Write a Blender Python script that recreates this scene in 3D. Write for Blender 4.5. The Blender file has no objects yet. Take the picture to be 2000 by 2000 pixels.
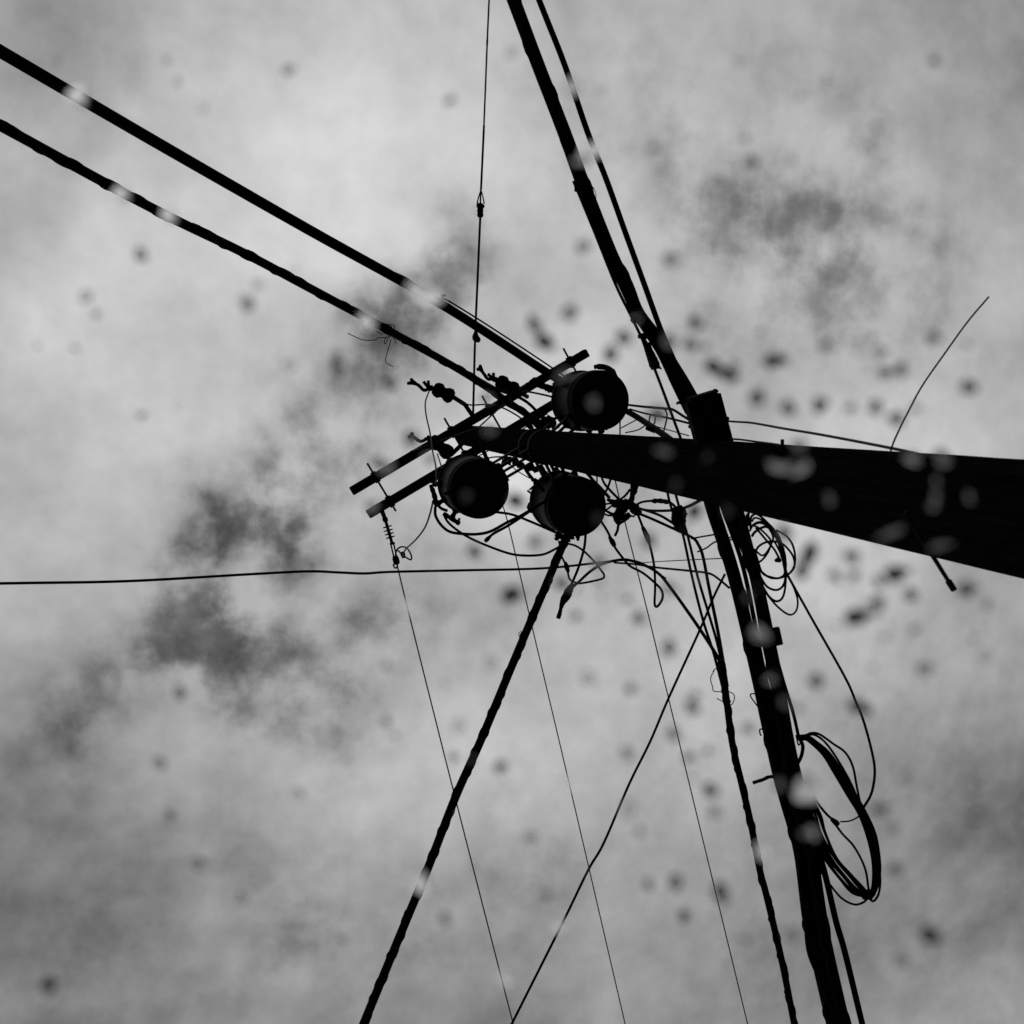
import bpy, bmesh, math, random
from mathutils import Vector, Matrix

random.seed(7)
scene = bpy.context.scene
col = scene.collection
R = math.radians

# ------------------------------------------------------------------ camera
F = 1962.6                    # focal length in pixels of the 2000 px photograph (54 degree field)
CAMZ = 1.35                   # eye height in a parked car
POLE_D = 1.9                  # metres from the camera to the pole, along the ground
ZEN = (570.0, 800.0)          # where the verticals of the place meet (the zenith)
TOP = (908.0, 850.0)          # top of the pole

def cray(x, y):
    return Vector((x - 1000.0, y - 1000.0, F)) / F      # right, down, forward

_Z = cray(*ZEN).normalized()
_t = cray(*TOP)
_Y = (_t - _t.dot(_Z) * _Z).normalized()
_X = _Y.cross(_Z)
def ray(x, y):
    c = cray(x, y)
    return Vector((c.dot(_X), c.dot(_Y), c.dot(_Z)))
CAM = Vector((0, 0, CAMZ))
def at_h(x, y, h):            # the point seen at a pixel, h metres above the camera
    r = ray(x, y)
    return CAM + r * (h / r.z)
def at_d(x, y, d):            # the point seen at a pixel at a given depth
    return CAM + ray(x, y) * d
def depth_h(x, y, h):
    return h / ray(x, y).z
def c2w(v):
    v = Vector(v)
    return Vector((v.dot(_X), v.dot(_Y), v.dot(_Z)))

cam_data = bpy.data.cameras.new('camera')
cam = bpy.data.objects.new('camera', cam_data)
col.objects.link(cam)
right, down, fwd = c2w((1, 0, 0)), c2w((0, 1, 0)), c2w((0, 0, 1))
m = Matrix((right, -down, -fwd)).transposed().to_4x4()
m.translation = CAM
cam.matrix_world = m
cam_data.sensor_width = 36
cam_data.lens = 36 * F / 2000.0
cam_data.clip_start = 0.02
cam_data.clip_end = 3000
cam_data.dof.use_dof = True
cam_data.dof.focus_distance = 8.0
cam_data.dof.aperture_fstop = 6.5
scene.camera = cam

# ------------------------------------------------------------------ sky, sun, exposure
def plane_uv(x, y):
    r = ray(x, y)
    return (r.x / r.z, r.y / r.z)

SUN_EL, SUN_AZ = 62.0, 20.0
world = bpy.data.worlds.new('World')
scene.world = world
world.use_nodes = True
nt = world.node_tree
nt.nodes.clear()
N = nt.nodes.new
L = nt.links.new
def math_node(op, a, b=None, clamp=False):
    n = N('ShaderNodeMath'); n.operation = op; n.use_clamp = clamp
    for i, v in enumerate((a, b)):
        if v is None: continue
        if isinstance(v, (int, float)): n.inputs[i].default_value = v
        else: L(v, n.inputs[i])
    return n.outputs[0]
tc = N('ShaderNodeTexCoord')
sep = N('ShaderNodeSeparateXYZ'); L(tc.outputs['Generated'], sep.inputs[0])
zc = math_node('MAXIMUM', sep.outputs[2], 0.12)
cmb = N('ShaderNodeCombineXYZ')
L(math_node('DIVIDE', sep.outputs[0], zc), cmb.inputs[0])
L(math_node('DIVIDE', sep.outputs[1], zc), cmb.inputs[1])
P = cmb.outputs[0]
def noise(scale, detail, rough, seed, dist=0.0):
    n = N('ShaderNodeTexNoise'); n.noise_dimensions = '2D'
    n.inputs['Scale'].default_value = scale; n.inputs['Detail'].default_value = detail
    n.inputs['Roughness'].default_value = rough; n.inputs['Distortion'].default_value = dist
    mp = N('ShaderNodeVectorMath'); mp.operation = 'ADD'; L(P, mp.inputs[0]); mp.inputs[1].default_value = (seed, seed * 1.7, 0)
    L(mp.outputs[0], n.inputs['Vector'])
    return n
def remap(v, a, b, c, d, kind='SMOOTHSTEP'):
    n = N('ShaderNodeMapRange'); n.interpolation_type = kind
    L(v, n.inputs['Value'])
    for k, x in zip(('From Min', 'From Max', 'To Min', 'To Max'), (a, b, c, d)): n.inputs[k].default_value = x
    return n.outputs[0]
big = noise(4.2, 2, 0.5, 3.1)
mid = noise(9.0, 4, 0.55, 8.4)
puff = noise(13.0, 5, 0.55, 2.6)
fine = noise(34.0, 3, 0.55, 1.7)
# coordinates pushed about by noise, so that cloud banks have ragged edges
warp = N('ShaderNodeVectorMath'); warp.operation = 'MULTIPLY_ADD'
wn = noise(9.0, 4, 0.55, 5.5)
sub = N('ShaderNodeVectorMath'); sub.operation = 'SUBTRACT'; L(wn.outputs['Color'], sub.inputs[0]); sub.inputs[1].default_value = (.5, .5, .5)
L(sub.outputs[0], warp.inputs[0]); warp.inputs[1].default_value = (0.10, 0.10, 0); L(P, warp.inputs[2])
def patches(rows):
    tot = None
    for x, y, reach, amt in rows:          # (pixel, pixel, reach in pixels, amount): a direction in the sky
        u, v = plane_uv(x, y)
        d = N('ShaderNodeVectorMath'); d.operation = 'DISTANCE'
        L(warp.outputs[0], d.inputs[0]); d.inputs[1].default_value = (u, v, 0)
        r = remap(d.outputs['Value'], reach / F * 0.1, reach / F, amt, 0.0)
        tot = r if tot is None else math_node('ADD', tot, r)
    return tot
# thin, bright places and thicker, duller ones in the cloud sheet
lum = patches(((400, 330, 420, .17), (830, 230, 400, .15), (260, 720, 330, .14), (640, 450, 240, .08), (1080, 380, 220, .08), (1160, 740, 240, .12), (1780, 850, 260, .11), (1000, 920, 230, .20),
               (1640, 1090, 300, .15), (1450, 1380, 260, .12), (840, 1560, 260, .03), (1880, 1700, 680, -.22), (100, 1800, 680, -.21), (1000, 2000, 620, -.17), (1500, 1960, 460, -.09), (40, 40, 330, -.14),
               (1960, 120, 520, -.15), (1960, 1000, 160, -.04)))
lum = math_node('ADD', lum, 0.43)
lum = math_node('ADD', lum, remap(big.outputs['Fac'], 0.30, 0.72, -0.05, 0.05, 'LINEAR'))
lum = math_node('ADD', lum, remap(mid.outputs['Fac'], 0.28, 0.72, -0.055, 0.055, 'LINEAR'))
lum = math_node('ADD', lum, remap(fine.outputs['Fac'], 0.3, 0.7, -0.022, 0.022, 'LINEAR'))
# darker scud below it, broken up
bank = patches(((870, 520, 170, .50), (800, 610, 190, .55), (730, 720, 220, .45), (560, 950, 190, .62), (640, 880, 170, .42), (480, 1060, 180, .50), (400, 1170, 200, .50), (450, 1300, 210, .45), (310, 1230, 190, .30),
                (620, 1350, 260, .42), (740, 1180, 240, .30), (160, 1400, 220, .30), (1400, 400, 260, .48), (1540, 560, 260, .45), (1730, 500, 320, .48), (1300, 190, 170, .25), (1620, 250, 280, .30), (260, 560, 150, .12),
                (1000, 1650, 280, .22), (600, 1780, 320, .28)))
scud = math_node('MULTIPLY', bank, remap(puff.outputs['Fac'], 0.28, 0.72, 0.15, 1.75, 'LINEAR'))
scud = math_node('ADD', scud, remap(puff.outputs['Fac'], 0.30, 0.75, 0.0, 0.16, 'LINEAR'))
lum = math_node('SUBTRACT', lum, remap(scud, 0.0, 1.25, 0.0, 0.33))
# an overcast sky is brightest overhead
over = math_node('ADD', math_node('MULTIPLY', sep.outputs[2], 0.70), 0.33)
lum = math_node('MULTIPLY', lum, over)
lum = math_node('MAXIMUM', lum, 0.06)
sky = N('ShaderNodeTexSky'); sky.sky_type = 'NISHITA'; sky.sun_disc = False
sky.sun_elevation = R(SUN_EL); sky.sun_rotation = R(SUN_AZ)
bw = N('ShaderNodeRGBToBW'); L(sky.outputs[0], bw.inputs[0])
val = math_node('ADD', math_node('MULTIPLY', lum, 10.0), math_node('MULTIPLY', bw.outputs[0], 0.06))
cc = N('ShaderNodeCombineColor')
for i in range(3): L(val, cc.inputs[i])
bg = N('ShaderNodeBackground'); bg.inputs['Strength'].default_value = 0.1
L(cc.outputs[0], bg.inputs['Color'])
wo = N('ShaderNodeOutputWorld'); L(bg.outputs[0], wo.inputs['Surface'])

sun_d = bpy.data.lights.new('sun', 'SUN')
sun_d.energy = 0.5; sun_d.angle = R(100)
sun = bpy.data.objects.new('sun', sun_d); col.objects.link(sun)
sv = Vector((math.sin(R(SUN_AZ)) * math.cos(R(SUN_EL)), math.cos(R(SUN_AZ)) * math.cos(R(SUN_EL)), math.sin(R(SUN_EL))))
sun.rotation_euler = sv.to_track_quat('Z', 'Y').to_euler()
sun.location = sv * 30

scene.view_settings.view_transform = 'Standard'
scene.view_settings.look = 'None'
scene.view_settings.exposure = 0.0
scene.view_settings.gamma = 1.0
scene.render.engine = 'CYCLES'
scene.cycles.use_denoising = True
scene.cycles.denoising_input_passes = 'RGB'
scene.cycles.max_bounces = 12
scene.cycles.transmission_bounces = 12
scene.cycles.transparent_max_bounces = 12

# ------------------------------------------------------------------ materials (a black and white photograph: all grey)
def mat(name, base, rough=0.8, spec=0.15, var=0.3, scale=8.0, bump=0.0, stretch=None, metal=0.0):
    mt = bpy.data.materials.new(name); mt.use_nodes = True
    t = mt.node_tree; b = t.nodes['Principled BSDF']
    b.inputs['Roughness'].default_value = rough
    b.inputs['Specular IOR Level'].default_value = spec
    b.inputs['Metallic'].default_value = metal
    co = t.nodes.new('ShaderNodeTexCoord')
    n = t.nodes.new('ShaderNodeTexNoise'); n.inputs['Scale'].default_value = scale; n.inputs['Detail'].default_value = 6
    if stretch:
        mp = t.nodes.new('ShaderNodeMapping'); mp.inputs['Scale'].default_value = stretch
        t.links.new(co.outputs['Object'], mp.inputs[0]); t.links.new(mp.outputs[0], n.inputs['Vector'])
    else:
        t.links.new(co.outputs['Object'], n.inputs['Vector'])
    r = t.nodes.new('ShaderNodeMapRange'); t.links.new(n.outputs['Fac'], r.inputs[0])
    r.inputs[1].default_value = .3; r.inputs[2].default_value = .7
    r.inputs[3].default_value = base * (1 - var); r.inputs[4].default_value = base * (1 + var)
    c = t.nodes.new('ShaderNodeCombineColor')
    for i in range(3): t.links.new(r.outputs[0], c.inputs[i])
    t.links.new(c.outputs[0], b.inputs['Base Color'])
    if bump:
        bn = t.nodes.new('ShaderNodeBump'); bn.inputs['Strength'].default_value = bump; bn.inputs['Distance'].default_value = .01
        t.links.new(n.outputs['Fac'], bn.inputs['Height']); t.links.new(bn.outputs[0], b.inputs['Normal'])
    return mt
M_POLE = mat('creosoted_wood', .007, 1.0, .0, .6, 14, .6, (6, 6, .35))
M_ARM = mat('weathered_arm_wood', .012, 1.0, .0, .5, 20, .3)
M_CABLE = mat('black_cable_jacket', .006, .85, .02, .3, 12)
M_WIRE = mat('dark_bare_wire', .015, .7, .1, .3, 30)
M_TANK = mat('dark_grey_tank_paint', .012, .7, .04, .25, 6, .05)
M_STEEL = mat('dull_weathered_steel', .012, .8, .04, .3, 20)
M_RUBBER = mat('black_rubber', .006, .9, .02, .2, 25)
M_BOX = mat('black_plastic_case', .006, .85, .02, .25, 10)
M_GROUND = mat('dark_asphalt', .05, .95, .2, .3, 3, .2)

def drop_material(tint):  # grey tint paints in the darkness drops would get by refracting dark surroundings
    mt = bpy.data.materials.new('shade_tinted_rain_water'); mt.use_nodes = True
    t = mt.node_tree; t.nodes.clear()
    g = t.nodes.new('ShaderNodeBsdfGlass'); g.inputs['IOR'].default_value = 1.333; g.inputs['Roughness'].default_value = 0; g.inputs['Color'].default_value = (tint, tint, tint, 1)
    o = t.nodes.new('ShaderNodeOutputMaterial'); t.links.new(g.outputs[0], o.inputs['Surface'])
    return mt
def clear_glass():
    mt = bpy.data.materials.new('clear_windscreen_glass'); mt.use_nodes = True
    t = mt.node_tree; t.nodes.clear()
    g = t.nodes.new('ShaderNodeBsdfTransparent'); g.inputs['Color'].default_value = (1, 1, 1, 1)
    o = t.nodes.new('ShaderNodeOutputMaterial'); t.links.new(g.outputs[0], o.inputs['Surface'])
    return mt
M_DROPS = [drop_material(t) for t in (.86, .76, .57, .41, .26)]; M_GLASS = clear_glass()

# ------------------------------------------------------------------ helpers
def link(name, bm, material, parent=None, smooth=True):
    me = bpy.data.meshes.new(name)
    bmesh.ops.recalc_face_normals(bm, faces=bm.faces)
    bm.to_mesh(me); bm.free()
    me.materials.append(material)
    if smooth:
        for p in me.polygons: p.use_smooth = True
    o = bpy.data.objects.new(name, me); col.objects.link(o)
    if parent is not None: o.parent = parent
    return o
def empty(name, loc=None):
    o = bpy.data.objects.new(name, None); col.objects.link(o); o.empty_display_size = .1
    return o                      # left at the origin: parts keep world coordinates
def tag(o, label, cat, group=None):
    o['label'] = label; o['category'] = cat
    if group: o['group'] = group
    return o
def catmull(pts, k=6):
    if len(pts) < 3: return list(pts)
    out = []
    q = [pts[0] * 2 - pts[1]] + list(pts) + [pts[-1] * 2 - pts[-2]]
    for i in range(1, len(q) - 2):
        a, b, c, d = q[i - 1], q[i], q[i + 1], q[i + 2]
        # centripetal-ish parametrisation keeps tight bends from overshooting
        for s in range(k):
            t = s / k
            out.append(0.5 * ((2 * b) + (c - a) * t + (2 * a - 5 * b + 4 * c - d) * t * t + (3 * b - a - 3 * c + d) * t ** 3))
    out.append(pts[-1].copy())
    return out
def tube(bm, pts, rad, n=8, cap=True, lump=0.0):
    if not isinstance(rad, (list, tuple)): rad = [rad] * len(pts)
    up = None; rings = []
    for i, p in enumerate(pts):
        a = pts[max(i - 1, 0)]; b = pts[min(i + 1, len(pts) - 1)]
        t = (b - a)
        if t.length < 1e-9: t = Vector((0, 0, 1))
        t.normalize()
        if up is None:
            up = t.orthogonal().normalized()
        else:
            up = (up - up.dot(t) * t)
            up = up.normalized() if up.length > 1e-6 else t.orthogonal().normalized()
        s = t.cross(up)
        ring = []
        for k in range(n):
            an = 2 * math.pi * k / n
            r = rad[i] * (1 + random.uniform(-lump, lump))
            ring.append(bm.verts.new(p + up * (math.cos(an) * r) + s * (math.sin(an) * r)))
        rings.append(ring)
    for a, b in zip(rings, rings[1:]):
        for k in range(n):
            bm.faces.new((a[k], a[(k + 1) % n], b[(k + 1) % n], b[k]))
    if cap:
        bm.faces.new(rings[0][::-1]); bm.faces.new(rings[-1])
def box(bm, c, ax, ay, az, bevel=0.0):
    """box of half-axes ax, ay, az (vectors) round c"""
    vs = [bm.verts.new(c + ax * i + ay * j + az * k) for i in (-1, 1) for j in (-1, 1) for k in (-1, 1)]
    fs = [bm.faces.new([vs[i] for i in f]) for f in ((0, 1, 3, 2), (4, 6, 7, 5), (0, 4, 5, 1), (2, 3, 7, 6), (0, 2, 6, 4), (1, 5, 7, 3))]
    if bevel:
        es = list({e for f in fs for e in f.edges})
        bmesh.ops.bevel(bm, geom=es, offset=bevel, segments=2, affect='EDGES')
def lathe(bm, p0, axis, prof, n=24):
    """prof: (distance along axis, radius)"""
    axis = axis.normalized(); u = axis.orthogonal().normalized(); v = axis.cross(u)
    rings = []
    for h, r in prof:
        c = p0 + axis * h
        rings.append([bm.verts.new(c + (u * math.cos(2 * math.pi * k / n) + v * math.sin(2 * math.pi * k / n)) * r) for k in range(n)])
    for a, b in zip(rings, rings[1:]):
        for k in range(n): bm.faces.new((a[k], a[(k + 1) % n], b[(k + 1) % n], b[k]))
    bm.faces.new(rings[0][::-1]); bm.faces.new(rings[-1])

def path(pts, h, extend=(0, 0), smooth=True, k=6):
    """pixels -> points. h: one height above the camera, or one at each end; in between 1/depth runs evenly along the wire"""
    if not isinstance(h, (list, tuple)): h = (h, h)
    cum = [0.0]
    for a, b in zip(pts, pts[1:]): cum.append(cum[-1] + math.hypot(b[0] - a[0], b[1] - a[1]))
    if len(h) == 2:
        i0, i1 = 1 / depth_h(*pts[0][:2], h[0]), 1 / depth_h(*pts[-1][:2], h[1])
        out = [at_d(p[0], p[1], 1 / (i0 + (i1 - i0) * c / cum[-1])) for p, c in zip(pts, cum)]
    else:
        out = [at_h(p[0], p[1], hh) for p, hh in zip(pts, h)]
    if smooth: out = catmull(out, k)
    if extend[0]:
        d = (out[0] - out[1]).normalized(); out = [out[0] + d * extend[0]] + out
    if extend[1]:
        d = (out[-1] - out[-2]).normalized(); out = out + [out[-1] + d * extend[1]]
    return out
def px(w, x, y, h):            # w pixels across at that place, in metres (radius)
    return w / 2 / F * depth_h(x, y, h)
def pm(w, x, y, h):            # w pixels at that place, in metres
    return w / F * depth_h(x, y, h)
def h_mid(h):
    return h if not isinstance(h, (list, tuple)) else sum(h) / len(h)
def wire(name, label, cat, pts, h, w, mt=None, extend=(0, 0), group=None, parent=None, smooth=True, n=8, lump=0.0, w2=None):
    q = path(pts, h, extend, smooth)
    mid = pts[len(pts) // 2]
    r = px(w, mid[0], mid[1], h_mid(h))
    rad = r
    if w2 is not None:
        r2 = px(w2, mid[0], mid[1], h_mid(h))
        rad = [r + (r2 - r) * i / (len(q) - 1) for i in range(len(q))]
    bm = bmesh.new(); tube(bm, q, rad, n, True, lump)
    o = link(name, bm, mt or M_CABLE, parent)
    if parent is None: tag(o, label, cat, group)
    return o, q, r
def lash(parent, q, r, pitch, wr, name='lashing_wire', phase=0.0):
    """thin wire wound round a cable"""
    pts = []; s = 0.0; step = pitch / 14
    seg = 0; up = None
    lens = [(b - a).length for a, b in zip(q, q[1:])]
    tot = sum(lens); acc = 0.0; i = 0
    while s < tot:
        while i < len(lens) - 1 and s > acc + lens[i]:
            acc += lens[i]; i += 1
        t = (q[i + 1] - q[i]).normalized()
        c = q[i] + t * (s - acc)
        ref = Vector((0.3, 0.2, 1)); u = (ref - ref.dot(t) * t).normalized(); v = t.cross(u)
        a = 2 * math.pi * s / pitch + phase
        pts.append(c + (u * math.cos(a) + v * math.sin(a)) * (r + wr * .3))
        s += step
    bm = bmesh.new(); tube(bm, pts, wr, 5)
    return link(name, bm, M_WIRE, parent)
def sleeve(parent, pts, h, ws, name='sleeve', mt=None, lump=0.06, n=10):
    q = path(pts, h)
    mid = pts[len(pts) // 2]
    k = pm(1.0, mid[0], mid[1], h_mid(h))
    rad = []
    for i in range(len(q)):
        t = i / max(len(q) - 1, 1) * (len(ws) - 1); a = int(min(t, len(ws) - 2)); f = t - a
        rad.append((ws[a] * (1 - f) + ws[a + 1] * f) * k)
    bm = bmesh.new(); tube(bm, q, rad, n, True, lump)
    return link(name, bm, mt or M_RUBBER, parent)

# ------------------------------------------------------------------ ground
bm = bmesh.new()
vs = [bm.verts.new((x, y, 0)) for x, y in ((-900, -900), (900, -900), (900, 900), (-900, 900))]
bm.faces.new(vs)
g = link('ground', bm, M_GROUND, None, False); g['kind'] = 'structure'

# ------------------------------------------------------------------ the pole
H_TOP = POLE_D / math.hypot(*plane_uv(*TOP))       # metres above the camera
POLE = Vector((0, POLE_D, 0))
def pole_h(x):                                      # height at which the pole's middle shows at image column x
    y = 850 + .147 * (x - 910)
    return POLE_D / math.hypot(*plane_uv(x, y))
def pole_r(h):                                      # above the camera
    return .171 - .0048 * (h + CAMZ)
pole = tag(empty('utility_pole'), 'thick tapered dark wooden utility pole rising from the right with double crossarm at its top', 'utility pole')
bm = bmesh.new()
nseg, nr = 60, 40
rings = []
rnd = random.Random(3)
groove = [rnd.uniform(0, 1) for _ in range(nr)]
for i in range(nseg + 1):
    z = -0.3 + (H_TOP + CAMZ + .3) * i / nseg
    r0 = pole_r(z - CAMZ)
    ring = []
    for k in range(nr):
        a = 2 * math.pi * k / nr
        r = r0 * (1 + .012 * math.sin(2 * a + z * .5) + .008 * math.sin(5 * a + 1.3 * z)) - (.006 if groove[k] > .82 and math.sin(z * 2.1 + k) > -.2 else 0) + rnd.uniform(-.0008, .0008)
        ring.append(bm.verts.new((POLE.x + math.cos(a) * r, POLE.y + math.sin(a) * r, z)))
    rings.append(ring)
for a, b in zip(rings, rings[1:]):
    for k in range(nr): bm.faces.new((a[k], a[(k + 1) % nr], b[(k + 1) % nr], b[k]))
bm.faces.new(rings[-1]); bm.faces.new(rings[0][::-1])
link('shaft', bm, M_POLE, pole)

# crossarms: two timbers, one on each side of the pole, at the same height
H_ARM = pole_h(925)
a1 = at_h(686, 960, H_ARM); a2 = at_h(1146, 689, H_ARM)
ad = (a2 - a1); alen = ad.length; ad.normalize()
an = Vector((ad.y, -ad.x, 0)).normalized()
b1 = at_h(718.5, 1005, H_ARM)
if an.dot(b1 - a1) < 0: an = -an
gap = (b1 - a1).dot(an)
up = Vector((0, 0, 1))
arms = []
for k, base in enumerate((a1, a1 + an * gap + ad * (b1 - a1).dot(ad))):
    bm = bmesh.new()
    box(bm, base + ad * alen / 2, ad * (alen / 2), an * .044, up * .058, .006)
    o = link('crossarm', bm, M_ARM, pole, False); arms.append((o, base))
# through bolts holding the two arms apart
for s in (.10, .93, .42, .58):
    c = a1 + ad * (alen * s)
    bm = bmesh.new()
    tube(bm, [c - an * .17, c + an * (gap + .12)], .011, 8)
    for t in (-.055, gap - .055, .052, gap + .055):
        box(bm, c + an * t, ad * .028, an * .007, up * .028)
    link('spacer_bolt', bm, M_STEEL, pole, False)
# flat braces from the arms down to the pole
for base, side in ((arms[0][1], -1), (arms[1][1], 1)):
    for s in (-1, 1):
        p = base + ad * (alen / 2 + s * .72) + an * (.05 * side) - up * .03
        q = POLE + Vector((0, 0, p.z - .62)); q += an * (side * (pole_r(H_ARM) + .012)) 
        bm = bmesh.new()
        d = (q - p); l = d.length; d.normalize()
        box(bm, (p + q) / 2, d * (l / 2), d.cross(an).normalized() * .017, an * .004)
        link('arm_brace', bm, M_STEEL, pole, False)
# steps and screws on the pole
def step(px0, px1, h, w, name='pole_step'):
    p = at_h(*px0, h[0]); q = at_h(*px1, h[1])
    bm = bmesh.new(); k = px(w, *px0, h[0])
    d = (q - p).normalized()
    tube(bm, [p - d * .12, p, q - d * .03, q - d * .028, q], [k, k, k * .9, k * 1.45, k * 1.4], 10)
    return link(name, bm, M_STEEL, pole)
step((1815, 1075), (1863, 1152), (2.2, 2.2), 9)
step((1528, 872), (1528, 858), (3.5, 3.5), 5, 'screw_hook')
# ring bracket that carries the three tanks
H_TANK = 7.3
for dz in (.14, .46):
    bm = bmesh.new(); rp = pole_r(H_TANK + dz) + .008
    lathe(bm, POLE + up * (H_TANK + CAMZ + dz - .03), up, [(0, rp), (.06, rp)], 32)
    link('cluster_bracket', bm, M_STEEL, pole, False)

# ------------------------------------------------------------------ transformers
TANKS = [((1173, 782), 'upper of the three round transformer tanks, above the pole, with a curved handle', 0),
         ((937, 955), 'leftmost round transformer tank, just below the lower crossarm', 1),
         ((1128, 990), 'lower right round transformer tank, hanging over the thick wrapped cable', 2)]
tank_c = []
for (tx, ty), lab, i in TANKS:
    base = at_h(tx, ty, H_TANK)
    rT = 59.0 / F * depth_h(tx, ty, H_TANK)
    root = tag(empty('transformer'), lab, 'transformer', 'three transformer tanks round the pole')
    bm = bmesh.new()
    lathe(bm, base, up, [(.018, rT - .03), (.018, rT - .022), (0, rT - .016), (0, rT - .004), (.01, rT), (.10, rT), (.105, rT + .004), (.125, rT + .004), (.13, rT),
                         (.50, rT), (.505, rT + .005), (.53, rT + .005), (.535, rT)], 48)
    link('tank', bm, M_TANK, root)
    bm = bmesh.new()
    lathe(bm, base + up * .535, up, [(0, rT + .012), (.03, rT + .012), (.05, rT - .01), (.085, rT * .6), (.095, rT * .2)], 48)
    lid = link('lid', bm, M_TANK, root)
    bm = bmesh.new()
    lathe(bm, base + up * .515, up, [(0, rT + .016), (.028, rT + .016)], 48)
    link('clamp_band', bm, M_STEEL, root)
    # bracket to the pole
    to = (Vector((POLE.x, POLE.y, base.z)) - base); dist = to.length; to.normalize(); sd = up.cross(to)
    for dz in (.14, .46):
        bm = bmesh.new()
        c0 = base + to * (rT - .01) + up * dz; c1 = base + to * (dist - .11) + up * dz
        for s in (-.05, .05):
            box(bm, (c0 + c1) / 2 + sd * s, (c1 - c0) / 2, sd * .006, up * .035)
        box(bm, c0 + to * .02, to * .008, sd * .075, up * .045)
        link('hanger', bm, M_STEEL, root, False)
    # three low-voltage lugs on the outer side and two bushings on the lid
    rr = random.Random(10 + i)
    for a in (-.55, 0, .55):
        d = (-to * math.cos(a) + sd * math.sin(a)) if i != 0 else (sd * (1 if i else -1) * math.cos(a) - to * math.sin(a))
        p = base + d * (rT - .005) + up * .43
        bm = bmesh.new(); lathe(bm, p, d, [(0, .028), (.025, .028), (.03, .018), (.05, .018), (.055, .022), (.075, .022)], 12)
        link('low_voltage_bushing', bm, M_RUBBER, root)
    for s in (-1, 1):
        p = base + up * .59 + sd * (s * rT * .5)
        bm = bmesh.new(); prof = [(0, .04)]
        for q in range(5): prof += [(.04 + q * .045, .03), (.05 + q * .045, .055), (.062 + q * .045, .03)]
        prof += [(.30, .012), (.33, .012)]
        lathe(bm, p, (up + sd * s * .25), prof, 14); link('high_voltage_bushing', bm, M_RUBBER, root)
    # drain plug and ground lug under the rim
    d = (to + sd * (.4 if i else -.4)).normalized()
    bm = bmesh.new(); lathe(bm, base - d * (rT - .003) + up * .05, -d, [(0, .018), (.02, .018), (.022, .012), (.04, .012)], 10)
    link('ground_lug', bm, M_STEEL, root)
    tank_c.append((root, base, rT, to, sd))
# curved lifting handle on the upper tank
root = tank_c[0][0]
q = path([(1161, 717), (1168, 716), (1180, 717), (1190, 721), (1199, 729), (1203, 737)], 7.38)
bm = bmesh.new(); tube(bm, q, [.017] * 6 + [.022] * (len(q) - 12) + [.017] * 6, 8); link('lifting_handle', bm, M_STEEL, root)

# ------------------------------------------------------------------ fuse cutouts on the crossarms
def cutout(label, mount, body, neck, fork, tips, prongs, hb, sheds=2, wmax=27):
    root = tag(empty('fuse_cutout'), label, 'fuse cutout', 'fuse cutouts beside the crossarms')
    k = pm(1, *body[0], hb)
    bm = bmesh.new()
    tube(bm, path(mount, (H_ARM, hb), smooth=False), 4.5 * k, 8)
    link('bracket', bm, M_STEEL, root)
    p0, p1 = at_h(*body[0], hb), at_h(*body[1], hb)
    l = (p1 - p0).length; prof = [(0, 5 * k)]
    for s in range(sheds):
        t = (s + .5) / sheds * l
        prof += [(t - .42 * l / sheds, wmax * .40 * k), (t - .18 * l / sheds, wmax * .5 * k * 1.12), (t + .18 * l / sheds, wmax * .5 * k * 1.05), (t + .42 * l / sheds, wmax * .40 * k)]
    prof += [(l, 5 * k)]
    bm = bmesh.new(); lathe(bm, p0, p1 - p0, prof, 16); link('insulator', bm, M_RUBBER, root)
    bm = bmesh.new(); tube(bm, path([body[1], neck], hb), [6 * k, 5 * k] if False else 5.5 * k, 8)
    hd = link('head', bm, M_STEEL, root)
    for pr in prongs:
        bm = bmesh.new(); tube(bm, path([neck, pr], hb), 3.2 * k, 7); link('contact', bm, M_STEEL, root)
    bm = bmesh.new(); q = path([neck] + fork, hb); tube(bm, q, [3.4 * k] * (len(q) - 3) + [4.5 * k] * 3, 8); fk = link('arm', bm, M_STEEL, root)
    for tp in tips:
        bm = bmesh.new(); tube(bm, path([fork[-1], tp], hb), [5 * k, 2.6 * k], 7); link('tip', bm, M_STEEL, fk)
    return root
cutout('fuse cutout with forked tip standing clear of the arms, upper left of the pole top',
       [(925, 815), (908, 790), (886, 776)], ((886, 777), (846, 757)), (838, 759), [(828, 762), (818, 753), (807, 747)], [(795, 749), (802, 739)], [(827, 745), (836, 743)], H_ARM - .15)
cutout('fuse cutout lying across the upper crossarm, left of the pole top',
       [(915, 850), (898, 872), (880, 889)], ((882, 890), (840, 856)), (834, 857), [(822, 862), (811, 856), (804, 851)], [(797, 855), (805, 844)], [(829, 857), (838, 851)], H_ARM - .15)
cutout('fuse cutout lying along the cable right of the thin vertical wire, above the pole top',
       [(1030, 775), (1018, 768), (1008, 762)], ((1012, 765), (970, 742)), (963, 740), [(953, 740), (945, 730), (938, 720)], [(931, 722), (938, 712)], [(953, 730), (964, 728)], H_ARM - .15)

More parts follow.
